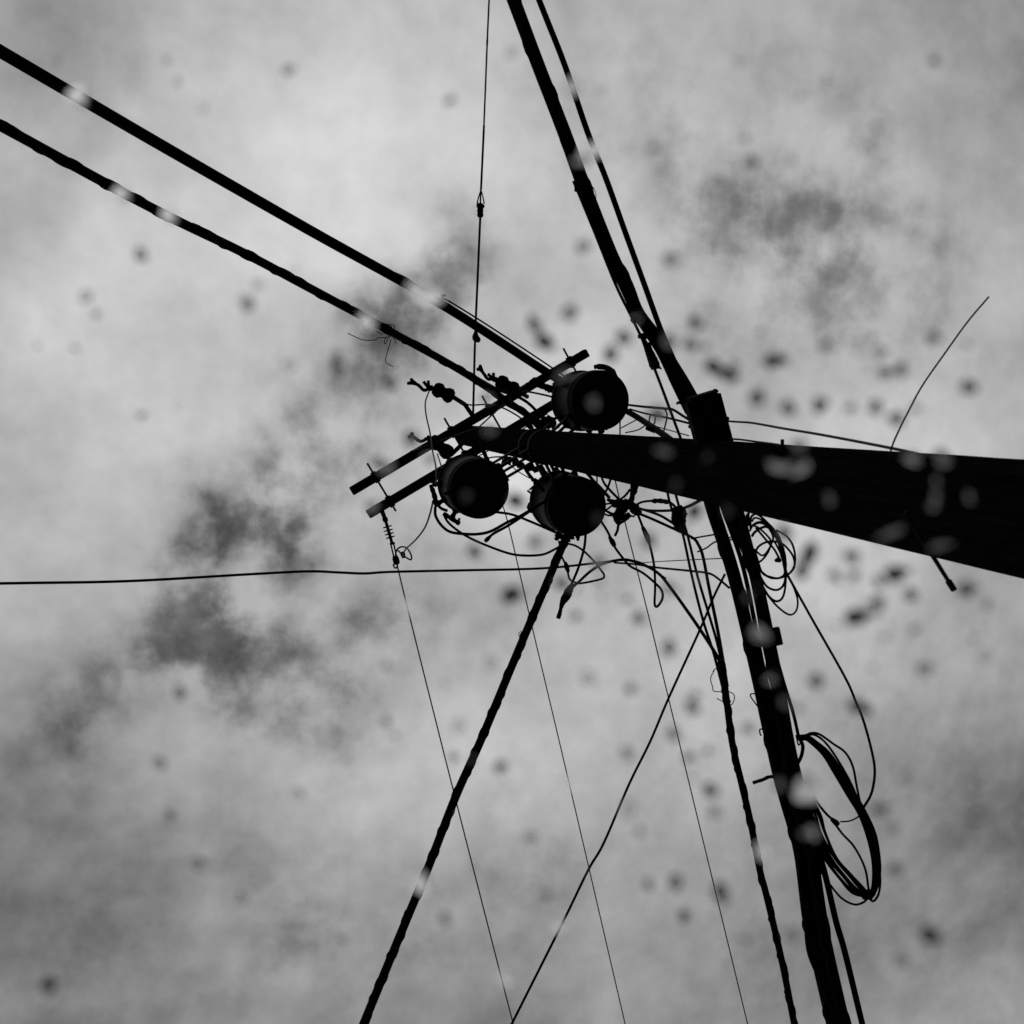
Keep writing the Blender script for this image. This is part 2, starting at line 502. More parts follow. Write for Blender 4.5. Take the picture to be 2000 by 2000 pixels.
# ------------------------------------------------------------------ the three thin line wires and their dead-end insulators
def deadend(label, pts, h, visible=True):
    root = tag(empty('dead_end_insulator'), label, 'insulator', 'dead-end insulators on the crossarm')
    k = pm(1, *pts[0], h)
    q = path(pts, h, smooth=False)
    bm = bmesh.new(); tube(bm, [q[0], q[1]], [4.5 * k, 4 * k], 8); tube(bm, [q[1] - (q[1] - q[0]) * .1, q[1] + (q[2] - q[1]) * .12], 5.5 * k, 8, True, .15); link('clevis', bm, M_STEEL, root)
    bm = bmesh.new(); tube(bm, [q[1], q[2]], 3.1 * k, 8); rod = link('rod', bm, M_RUBBER, root)
    for s in range(4):
        c = q[1] + (q[2] - q[1]) * (.30 + .14 * s)
        d = (q[2] - q[1]).normalized()
        bm = bmesh.new(); lathe(bm, c, d, [(0, 3 * k), (.004, 9.5 * k), (.008, 9.5 * k), (.011, 3 * k)], 20); link('shed', bm, M_RUBBER, root)
    bm = bmesh.new(); tube(bm, [q[2] - (q[2] - q[1]) * .04, q[2] + (q[3] - q[2]) * .06], 5.5 * k, 8, True, .15)
    d = (q[3] - q[2]).normalized(); sd = d.cross(q[2] - CAM).normalized()
    for s in (-1, 1): tube(bm, [q[2] + sd * (s * 2.8 * k), q[3] + sd * (s * 2.8 * k)], 1.6 * k, 6)
    link('link_plate', bm, M_STEEL, root)
    e = q[3] + d * 15 * k
    bm = bmesh.new(); tube(bm, [q[3] - d * 2 * k, q[3] + d * 3 * k, e - d * 2 * k, e], [5 * k, 7 * k, 6.5 * k, 4.5 * k], 10, True, .05)
    loop = [e + d * (-2 * k) + sd * (-3.2 * k) + (d * (math.sin(a) * 9 * k) + sd * (-math.cos(a) * 4 * k)) for a in [math.pi * t / 8 for t in range(9)]]
    tube(bm, loop, 1.7 * k, 6); link('strain_clamp', bm, M_STEEL, root)
    return q
deadend('thin insulator with four discs hanging from the left end of the lower crossarm', [(746, 998), (752, 1013), (766, 1062), (772, 1088)], H_ARM)
o_dx, o_dy = 20, 64
deadend('thin insulator at the middle of the lower crossarm, mostly hidden behind the pole top', [(944, 880), (950, 895), (964, 944), (970, 970)], H_ARM)
deadend('thin insulator at the right end of the lower crossarm, hidden behind the upper transformer', [(1152, 742), (1156, 757), (1166, 806), (1172, 832)], H_ARM)
G3 = 'three thin parallel line wires'
wire('line_wire', 'thin straight wire running down from the disc insulator, leftmost of three parallel wires', 'wire',
     [(776, 1105), (799, 1200), (888, 1554), (998, 1983)], (H_ARM, H_ARM - .1), 2.6, M_WIRE, (0, 20), G3)
wire('line_wire', 'thin straight wire running down from behind the leftmost transformer, middle of three parallel wires', 'wire',
     [(974, 985), (989, 1010), (1039, 1223), (1114, 1540), (1217, 1983)], (H_ARM, H_ARM - .1), 2.4, M_WIRE, (0, 20), G3)
wire('line_wire', 'thin straight wire emerging from under the pole, rightmost of three parallel wires', 'wire',
     [(1175, 846), (1199, 929), (1221, 1021), (1266, 1200), (1305, 1361), (1456, 1983)], (H_ARM, H_ARM - .1), 2.4, M_WIRE, (0, 20), G3)

# vertical wire at the top with its insulators
o, q, r = wire('span_wire', 'thin wire with small strain insulators running straight up from the pole top', 'wire',
     [(924, 812), (928, 660), (933, 540), (938, 424)], (H_ARM, H_ARM), 4.6, M_WIRE)
wire('upper_wire', '', '', [(938.5, 400), (939, 372), (945, 248), (951.7, 80), (954, 28)], (H_ARM, H_ARM), 3.4, M_WIRE, (0, 20), parent=o)
sleeve(o, [(939.5, 370), (945.3, 245)], H_ARM, [2.2, 3.2, 3.2, 2.2], 'grip', lump=.02)
sleeve(o, [(951.2, 88), (951.9, 76)], H_ARM, [2, 3.4, 3.4, 2], 'joint')
sleeve(o, [(939, 397), (938.6, 400), (938.4, 404), (938.2, 408), (938, 412), (938, 416), (938, 420), (938, 424)], H_ARM, [4, 8, 8, 5.5, 6.5, 5.5, 6.5, 5], 'insulator', lump=0.02, n=14)
for s in (-1, 1):
    sleeve(o, [(939.5, 371), (939 + s * 4, 384), (938.8 + s * 7, 398)], H_ARM, [1.3, 1.3, 1.5], 'shackle', M_STEEL, 0)
sleeve(o, [(929.4, 645), (929, 652), (929, 658), (931, 664), (930, 668)], H_ARM, [2, 5, 7, 8, 5], 'clamp', M_STEEL)

# ------------------------------------------------------------------ two heavy cables to the upper left
o, q, r = wire('heavy_cable', 'thickest smooth black cable running to the top left corner, upper of two', 'cable',
     [(1128, 760), (1085, 738), (865, 596), (600, 447), (300, 275), (31, 118)], (7.7, 5.6), 21, extend=(0, 6))
wire('tie_wire', '', '', [(1120, 747), (1060, 706), (960, 640), (880, 590), (864, 583)], (7.65, 7.25), 3.4, M_WIRE, parent=o)
bm = bmesh.new()
c = at_h(864, 584, 7.15); k = pm(1, 864, 584, 7.15)
box(bm, c, right * 3 * k, down * 7 * k, fwd * 3 * k, k); box(bm, c + right * k * 2 - down * 7 * k, right * 5 * k, down * 1.5 * k, fwd * 3 * k)
tube(bm, [c - right * 5 * k, c + right * 6 * k], 1.6 * k, 6)
link('bolted_clamp', bm, M_STEEL, o, False)
wire('second_wire', '', '', [(815, 557), (790, 541), (765, 530), (740, 522), (700, 501)], (7.0, 6.8), 3.0, M_WIRE, parent=o)

o, q, r = wire('wrapped_cable', 'black cable wrapped with thin wire running left, lower of two parallel cables', 'cable',
     [(1062, 832), (1000, 790), (900, 724), (760, 646), (600, 560), (480, 496), (300, 408), (31, 262)], (8.6, 6.2), 17, extend=(0, 6))
lash(o, q, r, .4, .0045)
lash(o, q[8:], r, .62, .004, phase=1.7)
wire('cable_strand', '', '', [(1068, 826), (1035, 790), (1005, 772), (975, 762), (930, 737)], (8.55, 8.4), 6, parent=o)
wire('cable_strand', '', '', [(1052, 838), (1020, 808), (985, 788), (950, 760)], (8.55, 8.45), 5, parent=o)
# scraps of tie wire twisted round it
tie = tag(empty('tie_wire'), 'scrap of thin tie wire dangling in loose kinks from the lower left cable', 'wire')
for pts in ([(679, 651), (690, 656), (710, 664), (733, 664), (738, 660), (755, 659)],
            [(764, 663), (758, 682), (753, 702), (755, 709), (760, 712), (768, 716)],
            [(708, 636), (712, 642), (718, 645), (724, 639), (735, 647), (748, 654)],
            [(737, 634), (752, 633), (768, 635), (771, 638), (768, 644), (764, 640), (762, 646), (755, 668), (751, 671), (751, 665), (756, 656)],
            [(766, 644), (767, 655), (774, 671)], [(758, 642), (763, 636), (768, 650), (759, 660)]):
    bm = bmesh.new(); tube(bm, path(pts, 7.6, k=3), px(1.7, 740, 650, 7.6), 5); link('strand', bm, M_WIRE, tie)

# ------------------------------------------------------------------ wrapped cable to the bottom and service wires
o, q, r = wire('wrapped_cable', 'black cable wrapped with thin wire running down and left from below the lower transformer', 'cable',
     [(1110, 1042), (1098, 1068), (1060, 1158), (1000, 1300), (940, 1444), (890, 1556), (838, 1690), (780, 1830), (717, 1983)], (7.2, 6.6), 17, extend=(0, 8))
lash(o, q, r, .30, .0042)
lash(o, q, r, .46, .0035, phase=2)
for pts in ([(1054, 1172), (1058, 1179), (1054, 1184), (1050, 1180)], [(1018, 1232), (1013, 1238), (1016, 1244), (1022, 1238)], [(1038, 1214), (1041, 1222), (1036, 1227)]):
    bm = bmesh.new(); tube(bm, path(pts, 7.05, k=4), px(1.5, 1050, 1180, 7.05), 5); link('loose_end', bm, M_WIRE, o)
bm = bmesh.new()
k = pm(1, 1100, 1060, 7.15)
for x, y, w_, hh in ((1091, 1048, 7, 5), (1104, 1052, 9, 7), (1113, 1048, 8, 6), (1098, 1062, 7, 6), (1087, 1053, 4, 3)):
    box(bm, at_h(x, y, 7.15), right * (w_ * k), (down + right * .3).normalized() * (hh * k), fwd * (5 * k), k)
link('dead_end_clamp', bm, M_STEEL, o, False)

wire('service_wire', 'thin slack wire running level to the left edge, below the insulator', 'wire',
     [(31, 1139), (250, 1135), (480, 1122), (600, 1116), (660, 1118), (712, 1120), (763, 1117), (900, 1114), (1060, 1110), (1170, 1099), (1219, 1094), (1255, 1101), (1300, 1130)], (6.0, 6.6), 5.0, extend=(10, 0))
wire('service_wire', 'wire slanting down left from the trunk cables to the bottom edge, crossing two thin wires', 'wire',
     [(1416, 1121), (1392, 1170), (1367, 1230), (1307, 1361), (1270, 1448), (1229, 1531), (1179, 1647), (1149, 1699), (1099, 1802), (1008, 1983)], (4.75, 4.6), 5.2, extend=(0, 8))
wire('drop_wire', 'wire arching from the level service wire to the trunk cables beside the coils', 'wire',
     [(1200, 1099), (1240, 1102), (1279, 1108), (1348, 1115), (1385, 1120), (1405, 1132), (1424, 1148)], (6.4, 4.8), 4.2)
wire('drop_wire', 'hair-thin nearly level wire just above the arching wire', 'wire',
     [(1240, 1100), (1300, 1096), (1400, 1091), (1412, 1091)], (6.4, 4.75), 1.9, M_WIRE)

# ------------------------------------------------------------------ jumper wires between the transformers and the lines
def jump(label, pts, h, w, parts=(), mt=None, name='jumper_wire', cat='wire', w2=None):
    o, q, r = wire(name, label, cat, pts, h, w, mt, w2=w2)
    for pt, ws, hh in parts: sleeve(o, pt, hh, ws, 'connector')
    return o
HT = 7.2
jump('jumper wire bent in a pointed loop right of the wrapped cable, below the lower transformer',
     [(1110, 1062), (1124, 1066), (1141, 1077), (1161, 1097), (1174, 1114), (1180, 1124), (1174, 1131), (1137, 1139), (1124, 1138), (1112, 1130), (1107, 1108), (1095, 1083)], HT, 4.2,
     [([(1104, 1098), (1107, 1108), (1110, 1118)], [3, 5.5, 3], HT)])
jump('jumper wire hanging straight from the lower transformer into the tapered dangling splice',
     [(1144, 1040), (1141, 1070), (1130, 1108), (1118, 1137), (1112, 1150)], HT - .05, 5.4,
     [([(1120, 1140), (1112, 1152), (1106, 1165), (1100, 1174), (1096, 1186), (1093, 1198), (1090, 1208)], [4, 7.5, 9, 8, 5.5, 3.6, 4.6, 4.4], HT - .05)])
jump('long jumper cable arching from the dangling splice over to the drop wires on the right',
     [(1117, 1148), (1132, 1135), (1153, 1116), (1178, 1101), (1207, 1094), (1228, 1094), (1259, 1104), (1286, 1120), (1306, 1143), (1352, 1207), (1393, 1269), (1412, 1305), (1418, 1340)], (HT - .05, 4.9), 6.2)
jump('jumper wire with thick sleeve bent in a narrow teardrop loop hanging right of centre',
     [(1172, 1015), (1186, 1037), (1197, 1060), (1203, 1072), (1219, 1093), (1231, 1106), (1257, 1120), (1284, 1143), (1293, 1155), (1294, 1168), (1288, 1180), (1282, 1185), (1278.5, 1178), (1279.5, 1149), (1278, 1108), (1271, 1072), (1265, 1052), (1256, 1031), (1244, 1000)],
     (HT, 6.9), 5.0, [([(1190, 1048), (1196, 1058), (1200, 1066)], [3, 5.5, 4.5], HT), ([(1255, 1029), (1262, 1044), (1268, 1060)], [3.5, 5, 5.5, 4], 6.95)])
jump('thick jumper cable sweeping right from the connector knot and bending down beside the trunk cables',
     [(1240, 1000), (1270, 1012), (1310, 1030), (1352, 1050), (1364, 1064), (1373, 1087), (1385, 1149), (1400, 1222), (1412, 1290), (1420, 1340)], (7.0, 4.9), 6.4)
jump('jumper cable lying close above the thick sweeping cable right of the connector knot',
     [(1246, 992), (1285, 1005), (1310, 1019), (1337, 1037)], (7.0, 5.6), 5.6)
jump('jumper cable with a taped section arching level from the connector knot to the black clamp',
     [(1244, 985), (1256, 980), (1278, 978), (1302, 979), (1315, 986), (1324, 998)], (7.0, 5.7), 5.0,
     [([(1274, 979), (1284, 978), (1296, 979), (1306, 981)], [3.5, 5.2, 4, 5.2, 4.2, 5, 3.5], 6.3)])
jump('jumper cable running level under the taped cable to the pole',
     [(1240, 992), (1269, 997), (1310, 997), (1339, 991), (1368, 977)], (7.0, 5.0), 5.4)
jump('thin jumper wire dangling as a loose tail from the connector knot',
     [(1232, 1006), (1221, 1016), (1209, 1024), (1206, 1036), (1201, 1047)], 6.95, 5.5,
     [([(1222, 1011), (1232, 1008), (1239, 1009)], [2.2, 2, 2], 6.9)])
# the knot of connectors
k_root = tag(empty('connector_knot'), 'black knot of clamps and connectors right of the lower transformer', 'connector')
for pts, ws in (([(1196, 985), (1212, 983), (1228, 986), (1246, 992)], [6, 9, 7, 10, 6]), ([(1206, 1008), (1212, 998), (1220, 988), (1226, 976)], [7, 11, 9, 6]),
                ([(1203, 1000), (1206, 1012), (1208, 1024)], [5, 9, 8, 4]), ([(1228, 984), (1240, 996), (1250, 1004)], [6, 9, 10, 6]), ([(1186, 975), (1200, 982), (1214, 990)], [3, 5, 6, 4]),
                ([(1184, 998), (1196, 1004), (1208, 1004)], [2.5, 3, 3]), ([(1214, 1012), (1222, 1010), (1230, 1004)], [8, 7, 5])):
    sleeve(k_root, pts, 6.95, ws, 'connector', lump=.16)
st = tag(empty('wire_strap'), 'short lumpy strap hanging from the pole down to the connector knot', 'strap')
for pts, ws in (([(1238, 934), (1238, 948), (1236, 962), (1233, 976), (1227, 990)], [8, 7, 6, 5, 6, 4]), ([(1246, 938), (1240, 955), (1234, 968)], [2.5, 5, 7, 4]), ([(1231, 955), (1222, 967), (1210, 977)], [2.2, 2.4, 2.2])):
    sleeve(st, pts, 6.4, ws, 'strand', lump=.12)
cl = tag(empty('cable_clamp'), 'black clamp body holding the pair of wires under the pole', 'clamp')
sleeve(cl, [(1322, 990), (1326, 1002), (1326, 1016), (1328, 1030), (1330, 1038)], 5.4, [10, 15, 14, 11, 7], 'body', M_BOX, .1, 12)
sleeve(cl, [(1334, 1000), (1340, 1006)], 5.4, [5, 4], 'bolt', M_STEEL)
jump('left wire of the close pair going down from the pole through the black clamp',
     [(1300, 945), (1310, 988), (1326, 1030), (1334, 1045), (1352, 1128), (1373, 1211), (1393, 1273), (1412, 1345), (1419, 1372)], (5.6, 4.8), 5.4, name='drop_wire')
jump('right wire of the close pair going down from the pole through the black clamp',
     [(1314, 945), (1327, 992), (1344, 1050), (1362, 1124), (1383, 1195), (1400, 1253), (1415, 1320), (1420, 1360)], (5.6, 4.8), 5.4, name='drop_wire')

# round the left transformer
jump('thick jumper cable sagging under the left transformer and rising across the lower transformer',
     [(850, 990), (851, 1008), (863, 1027), (880, 1039), (908, 1043), (935, 1043), (960, 1037), (991, 1020), (1016, 1008), (1048, 989), (1078, 972)], (7.25, 6.9), 6.0)
jump('jumper cable tail ending in a blunt cap left of the lower transformer',
     [(950, 1056), (957, 1048), (966, 1041), (990, 1028), (1012, 1014), (1050, 988)], (7.1, 6.92), 6.0, [([(947, 1058), (952, 1053), (957, 1048)], [3.5, 4.6, 3.4], 7.1)])
jump('long jumper wire sagging lowest from the left transformer across to the wrapped cable',
     [(866, 1004), (877, 1022), (904, 1043), (940, 1061), (991, 1080), (1024, 1085), (1060, 1083), (1085, 1072), (1095, 1066)], (7.25, 7.15), 4.8)
jump('jumper wire passing straight under both lower tanks, from left rim to lower rim',
     [(968, 1000), (1000, 1005), (1037, 1019), (1083, 1039), (1100, 1046)], 7.26, 5.0)
jump('jumper wire hanging from the clear fuse cutout past both crossarms to the left transformer',
     [(838, 764), (831, 785), (832, 809), (840, 846), (844, 877), (852, 917), (851, 950)], (H_ARM - .15, 7.5), 3.2, mt=M_WIRE)
jump('short thin jumper wire between the two crossarms beside the fuse cutout',
     [(854, 886), (861, 908), (864, 918)], (H_ARM - .15, 9.5), 2.8, mt=M_WIRE)
jump('thin jumper wire from the clear fuse cutout across the crossarm to the pole top',
     [(900, 785), (919, 791), (956, 790), (983, 797), (1012, 813), (1025, 825)], (H_ARM - .15, 9.8), 3.2, mt=M_WIRE)
jump('jumper wire entering the upper transformer from the left',
     [(1020, 764), (1037, 766), (1074, 774), (1090, 780)], (9.4, 8.1), 3.8)
jump('thin wire across the bright gap between the left and lower transformers',
     [(985, 895), (1003, 914), (1022, 927), (1047, 940)], (8.4, 7.6), 2.2, mt=M_WIRE)
a = tag(empty('surge_arrester'), 'upright surge arrester on the left rim of the left transformer', 'arrester', 'arresters on the left transformer')
sleeve(a, [(841, 947), (844, 955), (848, 966), (851, 978), (853, 990)], 7.5, [4.5, 3.6, 5.2, 4.4, 5.6, 4.4, 5.6, 4], 'body', n=12)
sleeve(a, [(853, 984), (862, 993), (874, 998)], 7.4, [3, 3, 3], 'bracket', M_STEEL)
a = tag(empty('surge_arrester'), 'slanted surge arrester under the bottom rim of the left transformer', 'arrester', 'arresters on the left transformer')
sleeve(a, [(866, 1003), (874, 1008), (884, 1014), (893, 1020), (898, 1023)], 7.4, [4, 5, 4.2, 5.4, 4.2, 5.4, 3.6], 'body', n=12)
sleeve(a, [(896, 1020), (897, 1012)], 7.4, [2.5, 2.5], 'bracket', M_STEEL)
o = jump('thin wire curving down from the left transformer to the curl beside the insulator clamp',
     [(846, 978), (840, 1003), (830, 1030), (813, 1053), (795, 1070), (788, 1080), (787, 1086)], (7.4, 9.8), 3.4,
     [([(785, 1078), (787, 1083), (788, 1090)], [3, 5, 4.5, 2.5], 9.9)], M_WIRE)
wire('curl', '', '', [(773, 1088), (773, 1080), (776, 1073), (784, 1068), (795, 1071), (803, 1084), (803, 1093), (795, 1090), (786, 1083), (777, 1075)], 10.0, 3.4, M_WIRE, parent=o)

# right of the upper transformer
jump('upper of two wires running right from the upper transformer to the black case',
     [(1228, 791), (1254, 794), (1277, 796), (1299, 798), (1314, 800), (1335, 813), (1350, 822)], (7.4, 5.1), 5.0)
jump('lower of two wires running right from the upper transformer to the black case',
     [(1230, 799), (1262, 808), (1303, 816), (1343, 826), (1355, 829)], (7.3, 5.1), 4.0)
o = jump('stout bar with a U-bolt slanting from the upper transformer down to the pole',
     [(1218, 800), (1240, 812), (1265, 828), (1296, 849), (1318, 866)], (7.4, 5.9), 13, mt=M_STEEL, name='brace_bar', cat='brace')
wire('u_bolt', '', '', [(1268, 828), (1269, 815), (1274, 810), (1279, 813), (1279, 824), (1276, 830)], 6.6, 3.2, M_STEEL, parent=o)
sleeve(o, [(1262, 836), (1272, 838), (1280, 842)], 6.4, [4, 6, 5], 'clamp', M_STEEL)
jump('thin wire below the U-bolt running right to the black case', [(1279, 832), (1310, 841), (1345, 851)], (6.5, 5.0), 2.2, mt=M_WIRE)
jump('short wire hanging in a hook beside the U-bolt', [(1276, 797), (1295, 798), (1302, 806), (1302, 818), (1298, 836), (1294, 850)], 6.4, 3.4)
jump('thin wire crossing the bright gap left of the slanting bar', [(1213, 836), (1228, 828), (1243, 820)], (7.2, 7.0), 2.4, mt=M_WIRE)
jump('thin curved wire in the bright gap under the slanting bar', [(1222, 845), (1245, 840), (1262, 830)], (7.0, 6.7), 2.6, mt=M_WIRE)
jump('short upright wire between the upper transformer and the pole', [(1211, 820), (1211, 848)], (7.1, 7.0), 3, mt=M_WIRE)

# connectors and wires crowding both edges of the pole between the tanks
rr = random.Random(21)
LABS = ['lumpy connector on the lower pole edge, nearest the left transformer', 'second lumpy connector along the lower pole edge from the left transformer',
        'lumpy connector on the lower pole edge, in the middle of the row', 'fourth lumpy connector along the lower pole edge from the left transformer',
        'lumpy connector on the lower pole edge touching the lower transformer', 'last lumpy connector of the row, at the right of the lower transformer']
for (x, y), lab, (dx, dy) in zip(((990, 900), (1010, 905), (1040, 915), (1060, 920), (1090, 926), (1124, 930)), LABS, ((10, -6), (8, 8), (12, 4), (7, 12), (4, 14), (6, 10))):
    a = tag(empty('wire_connector'), lab, 'connector', 'connectors along the lower pole edge')
    sleeve(a, [(x - dx, y - dy), (x - dx * .3, y - dy * .2), (x + dx * .5, y + dy * .4), (x + dx, y + dy)], 7.9, [3, 6 + rr.uniform(0, 3), 5, 7, 3], 'body', lump=.25)
    sleeve(a, [(x - 3, y - 12), (x + 2, y - 2), (x + 6, y + 8)], 7.9, [2.5, 3.5, 3], 'bolt', M_STEEL, lump=.1)
for pts, lab, w in (([(946, 898), (962, 893), (985, 893), (1003, 899)], 'beaded thin wire on the top rim of the left transformer', 3.0),
                    ([(972, 918), (985, 908), (1002, 898), (1012, 888)], 'short dark link rising from the left transformer to the pole', 5.5),
                    ([(1140, 918), (1150, 928), (1160, 940), (1172, 952), (1190, 972)], 'dark wire slanting right from the pole past the top of the lower transformer', 6.5),
                    ([(1172, 915), (1178, 940), (1192, 958), (1212, 978)], 'curved wire from the pole to the connector knot, left of the strap', 5.0),
                    ([(1196, 925), (1188, 950), (1180, 966), (1172, 980)], 'dark wire slanting left from the pole to the right rim of the lower transformer', 4.6),
                    ([(1166, 915), (1166, 945)], 'upright thin wire left of the curved wire by the lower transformer', 3.0),
                    ([(1180, 985), (1200, 983), (1215, 990)], 'upper short wire joining the lower transformer and the connector knot', 4.0),
                    ([(1178, 1000), (1192, 990), (1204, 978)], 'short wire slanting up from the lower transformer to the connector knot', 4.0),
                    ([(1178, 1003), (1190, 1007), (1204, 1005)], 'lower short wire joining the lower transformer and the connector knot', 4.0),
                    ([(1020, 905), (1032, 925), (1046, 942), (1062, 958)], 'short dark strut from the pole to the left rim of the lower transformer', 7.0),
                    ([(1102, 905), (1100, 925), (1096, 940)], 'short wire dropping from the pole onto the top of the lower transformer', 3.4)):
    jump(lab, pts, (7.7, 7.4), w)
a = tag(empty('terminal_cluster'), 'small spiky terminals on the upper left rim of the lower transformer', 'terminal')
for pts in ([(1042, 946), (1050, 936)], [(1038, 938), (1052, 942)], [(1034, 957), (1044, 948)], [(1030, 958), (1038, 964)], [(1045, 934), (1050, 945)]):
    sleeve(a, pts, 7.4, [2.0, 2.4, 2.0], 'terminal', M_STEEL, .1)
a = tag(empty('terminal_cluster'), 'small spiky terminals and wires on the lower left rim of the upper transformer', 'terminal')
for pts in ([(1062, 830), (1084, 818)], [(1070, 838), (1086, 826)], [(1040, 826), (1060, 838)], [(1078, 838), (1092, 834)], [(1034, 830), (1046, 822)]):
    sleeve(a, pts, 7.7, [2.0, 3.4, 2.4], 'terminal', M_STEEL, .15)
a = tag(empty('wire_connector'), 'dark lump of connectors at the right end of the wrapped left cable', 'connector')
for pts, ws in (([(1052, 836), (1064, 826), (1074, 824), (1084, 832)], [5, 12, 12, 6]), ([(1018, 818), (1030, 828), (1040, 838)], [3, 6, 4])):
    sleeve(a, pts, 8.2, ws, 'body', lump=.2)
a = tag(empty('wire_connector'), 'lumpy connector at the left edge of the upper transformer', 'connector')
for pts, ws in (([(1046, 746), (1058, 752), (1070, 758), (1084, 762)], [4, 8, 6, 8, 5]), ([(1034, 748), (1044, 742), (1054, 748)], [3, 5, 3])):
    sleeve(a, pts, 8.6, ws, 'body', lump=.2)

# ------------------------------------------------------------------ trunk cables along the street
HC = 4.55
o, q, r = wire('trunk_cable', 'thickest trunk cable coming down from the top edge to the pole, left of its neighbour', 'cable',
     [(1014, 28), (1052, 129), (1103, 259), (1141, 362), (1196, 500), (1225, 557), (1246, 610), (1279, 655), (1306, 700), (1337, 750), (1365, 800)], (4.4, HC), 25, extend=(9, 0))
lash(o, q, r, .42, .0035)
wire('twin_cable', '', '', [(1008, 28), (1046, 129), (1096, 259), (1133, 362), (1187, 500), (1215, 557), (1241, 612), (1262, 645), (1290, 690), (1318, 750), (1345, 806)], (4.4, HC), 15, parent=o, extend=(9, 0))
bm = bmesh.new(); k = pm(1, 1125, 368, 4.5); c = at_h(1126, 369, 4.45)
box(bm, c, right * 4 * k, down * 4.5 * k, fwd * 5 * k, k); link('cable_tag', bm, M_BOX, o, False)
wire('loose_end', '', '', [(1158, 365), (1163, 376), (1164, 388)], 4.45, 1.4, M_WIRE, parent=o)
wire('trunk_cable', 'slimmer trunk cable right of the thickest one, from the top edge to the pole', 'cable',
     [(1064, 28), (1104, 130), (1148, 259), (1184, 350), (1221, 453), (1259, 557), (1289, 640), (1310, 690), (1337, 748), (1362, 795)], (4.4, HC - .1), 11.5, extend=(9, 0))
o, q, r = wire('support_strand', 'thin strand with a wedge clamp, along the left of the upper trunk cables', 'strand',
     [(1120, 353), (1160, 450), (1203, 557), (1234, 620), (1254, 662), (1272, 705), (1288, 745), (1326, 847), (1335, 870)], (4.45, HC), 6.0, M_WIRE)
for pts, ws in (([(1256, 662), (1262, 675), (1270, 692), (1278, 712), (1280, 721)], [4.5, 6, 9, 11, 8]), ([(1268, 668), (1270, 680), (1276, 700)], [2.6, 3.6, 5]), ([(1278, 708), (1286, 716), (1292, 721)], [5, 3, 1.4])):
    sleeve(o, pts, HC, ws, 'wedge_clamp', M_STEEL, .04)
sleeve(o, [(1247, 658), (1256, 656), (1264, 659)], HC, [4, 6, 4], 'bolt', M_STEEL, .1)
sleeve(o, [(1233, 622), (1238, 626), (1242, 633)], HC, [4, 6, 4], 'bolt', M_STEEL, .1)
wire('loop', '', '', [(1256, 656), (1258, 648), (1262, 645), (1262, 652), (1259, 657)], HC, 1.4, M_WIRE, parent=o)

# black case on the strand where the cables pass the pole
cs = tag(empty('splice_case'), 'black box-shaped splice case where the trunk cables cross the pole', 'case')
HB = HC - .22
c0, c1 = at_h(1368, 766, HB), at_h(1420, 962, HB)
d = (c1 - c0); ln = d.length; d.normalize(); s = d.cross(fwd).normalized(); f = s.cross(d)
k = pm(1, 1380, 860, HB)
bm = bmesh.new(); box(bm, (c0 + c1) / 2 + d * 4 * k, d * (ln / 2), s * (34 * k), f * .06, .018); link('body', bm, M_BOX, cs, False)
bm = bmesh.new(); box(bm, c0 + d * (ln * .30), d * .008, s * (35.5 * k), f * .064, .003); link('band', bm, M_STEEL, cs, False)
bm = bmesh.new(); box(bm, c0 + d * (ln * .80), d * .008, s * (35.5 * k), f * .064, .003); link('band', bm, M_STEEL, cs, False)
bm = bmesh.new(); tube(bm, path([(1391, 767), (1396, 762), (1402, 765)], HB), 3 * k, 7); link('latch', bm, M_STEEL, cs)
bm = bmesh.new(); tube(bm, path([(1330, 788), (1325, 786), (1322, 789)], HB), 2.6 * k, 7); link('bolt', bm, M_STEEL, cs)

o, q, r = wire('trunk_cable', 'leftmost and thickest trunk cable running down from the pole to the bottom edge', 'cable',
     [(1380, 930), (1389, 985), (1434, 1126), (1478, 1313), (1497, 1403), (1520, 1507), (1534, 1559), (1562, 1662), (1580, 1800), (1596, 1870), (1622, 1983)], (HC, HC - .1), 27, extend=(0, 8))
lash(o, q, r, .5, .0035)
o, q, r = wire('trunk_cable', 'second trunk cable from the left running down from the pole among the coils', 'cable',
     [(1414, 940), (1424, 992), (1470, 1106), (1500, 1260), (1514, 1330), (1534, 1450), (1552, 1559), (1584, 1662), (1606, 1800), (1620, 1870), (1646, 1983)], (HC - .1, HC - .15), 24, extend=(0, 8))
lash(o, q, r, .55, .0035)
wire('trunk_cable', 'slim trunk cable swinging out right of the others near the bottom edge', 'cable',
     [(1425, 945), (1440, 990), (1482, 1130), (1512, 1270), (1530, 1360), (1546, 1450), (1566, 1540), (1592, 1640), (1612, 1710), (1633, 1800), (1650, 1859), (1680, 1983)], (HC - .05, HC - .1), 13, extend=(0, 8))
wire('trunk_cable', 'thin cable along the right edge of the trunk cables, above the big oval coil', 'cable',
     [(1434, 955), (1450, 1000), (1487, 1143), (1512, 1262), (1530, 1330), (1549, 1392), (1560, 1440)], (HC - .02, HC - .05), 7)
wire('trunk_cable', 'slack cable bulging left from the trunk cables near the bottom edge', 'cable',
     [(1556, 1640), (1566, 1740), (1574, 1810), (1580, 1860), (1598, 1905), (1615, 1945), (1630, 1983)], (HC - .15, HC - .2), 9, extend=(0, 8))
wire('trunk_cable', 'middle trunk cable filling the gap between the two thickest ones', 'cable',
     [(1400, 935), (1410, 988), (1452, 1110), (1490, 1300), (1506, 1370), (1526, 1480), (1544, 1559), (1573, 1662), (1592, 1800), (1608, 1870), (1634, 1983)], (HC - .05, HC - .05), 9, extend=(0, 8))
